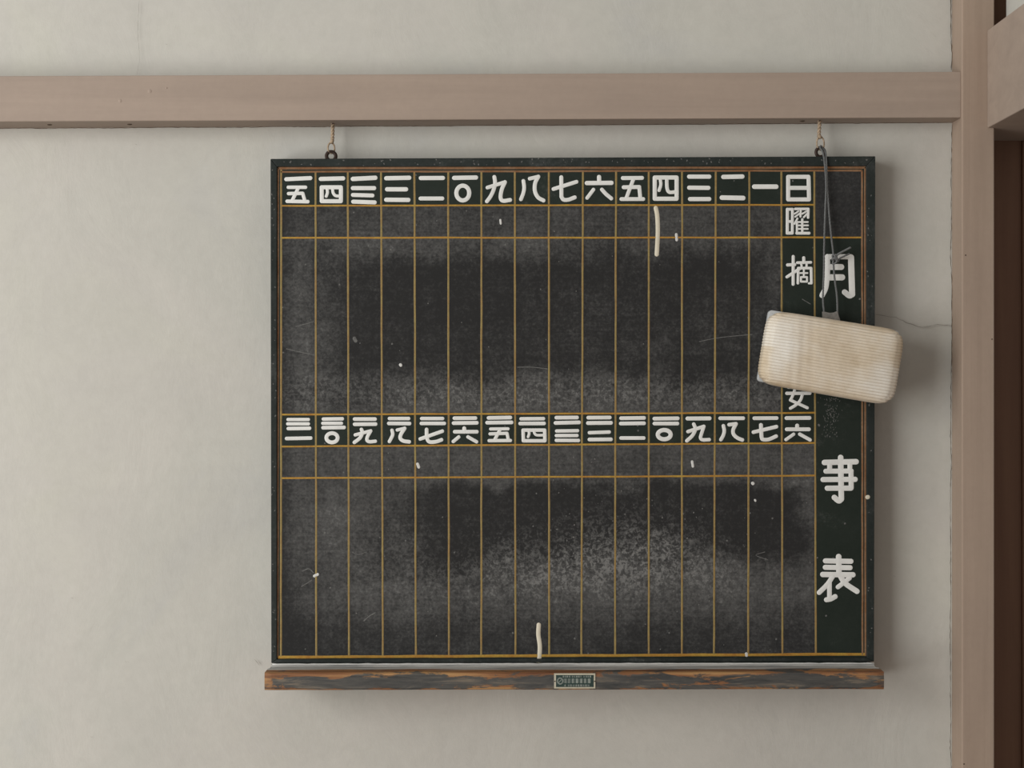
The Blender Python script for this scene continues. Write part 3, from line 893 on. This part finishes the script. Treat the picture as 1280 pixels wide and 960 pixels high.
# three worn rows of print
for (v0, v1, ua, ub, w) in ((844.6, 846.9, 703, 738.5, 2.6), (848.2, 854.0, 704.5, 740.0, 5.0), (855.6, 858.2, 705, 736, 3.1)):
    u = ua
    while u < ub:
        hgt = v1 - v0
        nst = 3 if hgt > 4 else 2
        for s in range(nst):
            vv = v0 + hgt * (s + 0.25) / nst
            addq(u, vv, u + w * 0.78, vv + hgt / nst * 0.42, 0.0014, 2)
        addq(u + w * rp.uniform(0.1, 0.5), v0, u + w * rp.uniform(0.1, 0.5) + 0.5 + 0.12 * w, v1, 0.00145, 2)
        u += w * (1.0 if rp.random() > 0.12 else 1.5)
V, Fc = merge(geos)
plate = obj('maker_plate', V, Fc, ['lcream', 'lgreen', 'lprint'], midx=mi)
plate['label'] = 'small dark green plate with cream border and worn print'
subpart(plate, ledge)
for u in (693.6, 743.3):
    subpart(disc('plate_pin', lp(u, 851.6, 0.0009), (0, -1, 0), 0.0009, 'iron', ledge), ledge)

# screw eyes on the top edge
def ring_geo(c, R, r, tilt=0.0):
    pts = []
    N = 24
    vs = []; fs = []
    for i in range(N):
        t = 2 * math.pi * i / N
        d = Vector((math.cos(t), math.sin(tilt) * math.cos(t), math.sin(t)))
        for j in range(8):
            s = 2 * math.pi * j / 8
            vs.append(Vector(c) + d * (R + r * math.cos(s)) + Vector((0, 1, 0)) * r * math.sin(s))
    for i in range(N):
        for j in range(8):
            i2, j2 = (i + 1) % N, (j + 1) % 8
            fs.append([i * 8 + j, i2 * 8 + j, i2 * 8 + j2, i * 8 + j2])
    return vs, fs
YE = -0.030
eyes = []
for (u, v) in ((414, 195.2), (1025.5, 190.5)):
    c = P(u, v, YE)
    V, Fc = merge([ring_geo(c, 0.0066, 0.0026, 0.25), tube_geo([c - Vector((0, 0, 0.0065)), c - Vector((0, 0, 0.016))], 0.0016)])
    e = obj('screw_eye', V, Fc, 'iron', smooth=True); fix_normals(e)
    part(e); eyes.append(c)

# ------------------------------------------------------------------ twine loops that carry the board
def twisted(path, r, turns, strands=2, n=60):
    pts = crom(path, max(4, n // (len(path) - 1))) if len(path) > 2 else [Vector(path[0]).lerp(Vector(path[1]), i / n) for i in range(n + 1)]
    fr = frames(pts)
    out = []
    for s in range(strands):
        q = []
        for i, p in enumerate(pts):
            t = 2 * math.pi * (turns * i / (len(pts) - 1) + s / strands)
            q.append(p + fr[i][1] * math.cos(t) * r * 0.85 + fr[i][2] * math.sin(t) * r * 0.85)
        out.append(tube_geo(q, r, 6))
    return out
def hang(name, label, top, eye, loopr, bend):
    root = empty(name, top, label, 'string', 'twine loops hanging the board')
    a, b = Vector(top), Vector(eye)
    mid = a.lerp(b, 0.5) + Vector((bend, 0, 0))
    bot = b + Vector((0, 0, 0.0072 + loopr * 2))
    g = twisted([a, mid, bot], 0.0016, 5)
    # the loop through the ring
    lp_ = []
    for k in range(17):
        t = 2 * math.pi * k / 16
        lp_.append(bot + Vector((math.sin(t) * loopr * 0.75, math.sin(t) * 0.003, -loopr * 1.25 + math.cos(t) * loopr * 1.25)))
    g += [tube_geo(lp_, 0.0013, 6)]
    V, Fc = merge(g)
    o = adopt(obj('twine', V, Fc, 'twine', smooth=True), root)
    n = tube_geo([a + Vector((0, 0, 0.004)), a + Vector((0, 0, -0.001))], 0.0014)
    nl = tube_geo([a + Vector((0, 0, -0.0005)), a + Vector((0, 0, -0.0022))], 0.0024)
    V, Fc = merge([n, nl])
    adopt(obj('nail', V, Fc, 'iron', smooth=True), root)
    return root
bz = lambda u: beam_pt(u, 0).z
tL = P(416, 156, YE); tL.z = bz(416) + 0.0005
tR = P(1024.5, 152, YE); tR.z = bz(1024) + 0.0005
hang('hanging_twine', 'short frayed brown twine above the left of the board, hung from the rail', tL, eyes[0], 0.0062, 0.0005)
hang('hanging_twine', 'pale looped twine above the right of the board, holding the grey eraser cord', tR, eyes[1], 0.0080, -0.0014)

# ------------------------------------------------------------------ eraser on its cord
EC = P(1037.6, 446.8, -0.082)
ANG = math.radians(-9.4)
er = empty('chalkboard_eraser', EC, 'cream ribbed corduroy eraser hanging by a grey cord over the right of the board', 'eraser')
ca, sa = math.cos(ANG), math.sin(ANG)
def E(a, b, y):
    """eraser axes: a along the length, b up, y world depth"""
    return Vector((EC.x + a * ca - b * sa, y, EC.z + a * sa + b * ca))
HL, HH = 0.0985, 0.0535
YB0, YB1, YPAD = -0.052, -0.064, -0.104
# padded ribbed block
PC = (YB1 + 0.002 + YPAD) / 2; HT = abs(YPAD - YB1 - 0.002) / 2
RIBS = 25
def side_grid(na, nb, fn):
    base = len(EV)
    for j in range(nb + 1):
        for i in range(na + 1):
            EV.append(fn(-1 + 2 * i / na, -1 + 2 * j / nb))
    for j in range(nb):
        for i in range(na):
            k = base + j * (na + 1) + i
            EF.append([k, k + 1, k + na + 2, k + na + 1])
EV = []; EF = []
NA, NB, NT_ = 56, 176, 20
side_grid(NA, NB, lambda s, t: (s, t, 1.0))      # front
side_grid(NA, NB, lambda s, t: (s, t, -1.0))     # back
side_grid(NA, NT_, lambda s, t: (s, 1.0, t))
side_grid(NA, NT_, lambda s, t: (s, -1.0, t))
side_grid(NB, NT_, lambda s, t: (1.0, s, t))
side_grid(NB, NT_, lambda s, t: (-1.0, s, t))
def pill(p):
    x, y, z = p
    x = math.copysign(abs(x) ** 0.85, x); z_ = z
    n1 = 7.0
    r = (abs(x) ** 11 + abs(y) ** n1 + abs(z_) ** n1) ** (-1 / n1)
    r = min(r, 1.25)
    q = [x * r, y * r, z_ * r]
    q = [max(-1, min(1, c)) for c in q]
    return q
OUT = []; ST = []
for p in EV:
    a, b, t = pill(p)
    n = Vector((math.copysign(abs(a) ** 8, a) / HL, math.copysign(abs(b) ** 4.2, b) / HH, math.copysign(abs(t) ** 4.2, t) / HT)).normalized()
    wav = 0.006 * math.sin(a * 3.0 + 0.6) + 0.012 * noise.noise(Vector((a * 2, b * 2, 1)))
    ph = (b + wav) * RIBS / 2 * math.pi
    rib = abs(math.sin(ph))
    disp = 0.0010 * (rib ** 0.6) - 0.0005
    # soft dents in the padding
    dent = 0.0007 * noise.noise(Vector((a * 4.2 + 3, b * 1.3, 0.2))) * max(0, t) + 0.0050 * max(0, t) * ((1 - a ** 4) * (1 - b ** 4) - 0.5)
    wr = 0.00035 * math.sin(a * 46 + 3 * b) * max(0, 1 - abs(a + 0.45) * 2.6) * max(0, t)
    hh = HH * (1 + 0.015 * a)
    A = a * HL + n.x * disp; B = b * hh + n.y * disp; T = t * HT + n.z * disp + dent + wr
    OUT.append(E(A, B, PC - T))
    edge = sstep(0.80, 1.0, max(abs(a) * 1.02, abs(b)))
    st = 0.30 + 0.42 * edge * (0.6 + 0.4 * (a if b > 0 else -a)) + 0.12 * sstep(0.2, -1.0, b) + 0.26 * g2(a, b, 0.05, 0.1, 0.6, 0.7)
    st -= 0.42 * g2(a, b, -0.78, 0.1, 0.26, 0.75) + 0.30 * g2(a, b, 0.82, -0.45, 0.20, 0.5) + 0.15 * g2(a, b, 0.3, -0.6, 0.5, 0.25)  # window light on the left end painted in as paler cloth
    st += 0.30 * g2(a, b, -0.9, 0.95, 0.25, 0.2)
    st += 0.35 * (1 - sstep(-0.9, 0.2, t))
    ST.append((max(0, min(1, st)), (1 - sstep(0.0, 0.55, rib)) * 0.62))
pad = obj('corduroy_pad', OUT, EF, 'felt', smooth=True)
at = pad.data.color_attributes.new('stain_light', 'FLOAT_COLOR', 'POINT')
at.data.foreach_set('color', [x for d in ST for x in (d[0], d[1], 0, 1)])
bm = bmesh.new(); bm.from_mesh(pad.data)
bmesh.ops.remove_doubles(bm, verts=bm.verts, dist=0.00002)
bmesh.ops.recalc_face_normals(bm, faces=bm.faces)
bm.to_mesh(pad.data); bm.free()
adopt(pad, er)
# grey backing plate
def rrect(hl, hh, r, n=5, off=(0, 0)):
    out = []
    for cx, cy, a0 in ((hl - r, hh - r, 0), (-hl + r, hh - r, 90), (-hl + r, -hh + r, 180), (hl - r, -hh + r, 270)):
        for k in range(n + 1):
            t = math.radians(a0 + 90 * k / n)
            out.append((cx + off[0] + r * math.cos(t), cy + off[1] + r * math.sin(t)))
    return out
rr = rrect(HL - 0.0022, HH - 0.0010, 0.005, off=(0.0012, 0.0022))
bp = prism('backing_plate', [E(a, b, YB1) for a, b in rr], [E(a, b, YB0) for a, b in rr], 'plate', bev=0.0010)
bp['label'] = 'pale grey backing plate'
adopt(bp, er)
# grey strap tab holding the cord
YT = -0.0665
tp = [(1028.2, 389.2), (1032, 389.8), (1037, 391), (1042, 390.6), (1046.8, 388.6), (1048.5, 394), (1051.5, 404), (1032.5, 403.6), (1028.6, 400.5)]
tb = prism('strap_tab', pq(tp, YT - 0.0022), [p + Vector((0, 0.0055, 0)) for p in pq(tp, YT - 0.0022)], 'tab', bev=0.0009)
tb['label'] = 'grey leather tab holding the cord'
adopt(tb, er)
# cord: two strands from the hook, knot and two tails
ch = eyes[1]
def cp(u, v, y): return P(u, v, y)
left = [cp(1025.0, 184.5, -0.033), cp(1028.5, 190.5, -0.049), cp(1030.8, 204, -0.0520), cp(1032.6, 232, -0.0530), cp(1031.6, 262, -0.0545), cp(1030.4, 300, -0.057),
        cp(1029.8, 340, -0.060), cp(1028.7, 372, -0.0645), cp(1030.2, 393, -0.0665)]
right = [cp(1027.0, 184.0, -0.029), cp(1031.6, 190.0, -0.047), cp(1033.0, 204, -0.0515), cp(1033.8, 232, -0.0520), cp(1036.2, 264, -0.0535), cp(1039.2, 296, -0.056), cp(1041.4, 315, -0.0575),
         cp(1042.0, 332, -0.0585), cp(1043.4, 349, -0.0600), cp(1046.2, 371, -0.0640), cp(1047.0, 393, -0.0665)]
g = []
for pth in (left, right):
    g += twisted(pth, 0.00085, 26, 3, 160)
top = crom([left[0], cp(1026, 182.6, -0.031), right[0]], 6)
g.append(tube_geo(top, 0.0016, 8))
V, Fc = merge(g)
cord = adopt(obj('cord', V, Fc, 'cord', smooth=True), er)
cord['label'] = 'long grey twisted cord in two strands'
kg = []
kc = cp(1043.2, 321.8, -0.0600)
for k, (ax, rr_) in enumerate(((0.3, 0.0036), (1.2, 0.0034), (2.2, 0.0036), (2.8, 0.0030))):
    ring = []
    for i in range(19):
        t = 2 * math.pi * i / 18
        p = Vector((math.cos(t) * rr_, math.sin(t) * rr_ * 0.8, 0.0016 * math.sin(2 * t)))
        c_, s_ = math.cos(ax), math.sin(ax)
        ring.append(kc + Vector((p.x * c_ - p.z * s_, p.y, p.x * s_ + p.z * c_ + (k - 1.5) * 0.0012)))
    kg.append(tube_geo(ring, 0.0014, 7))
kg += twisted([kc, cp(1048.5, 317.2, -0.0625), cp(1063.5, 309.3, -0.0640)], 0.00095, 7, 3, 40)
kg += twisted([kc, cp(1047, 327, -0.0600), cp(1050, 323, -0.0590), cp(1062, 317, -0.0560)], 0.00080, 7, 3, 45)
kg.append(tube_geo(crom([kc, cp(1041, 330, -0.060), cp(1046.5, 326, -0.062), cp(1043, 318, -0.063)], 6), 0.0013, 7))
V, Fc = merge(kg)
kn = adopt(obj('knot', V, Fc, 'cord', smooth=True), er)
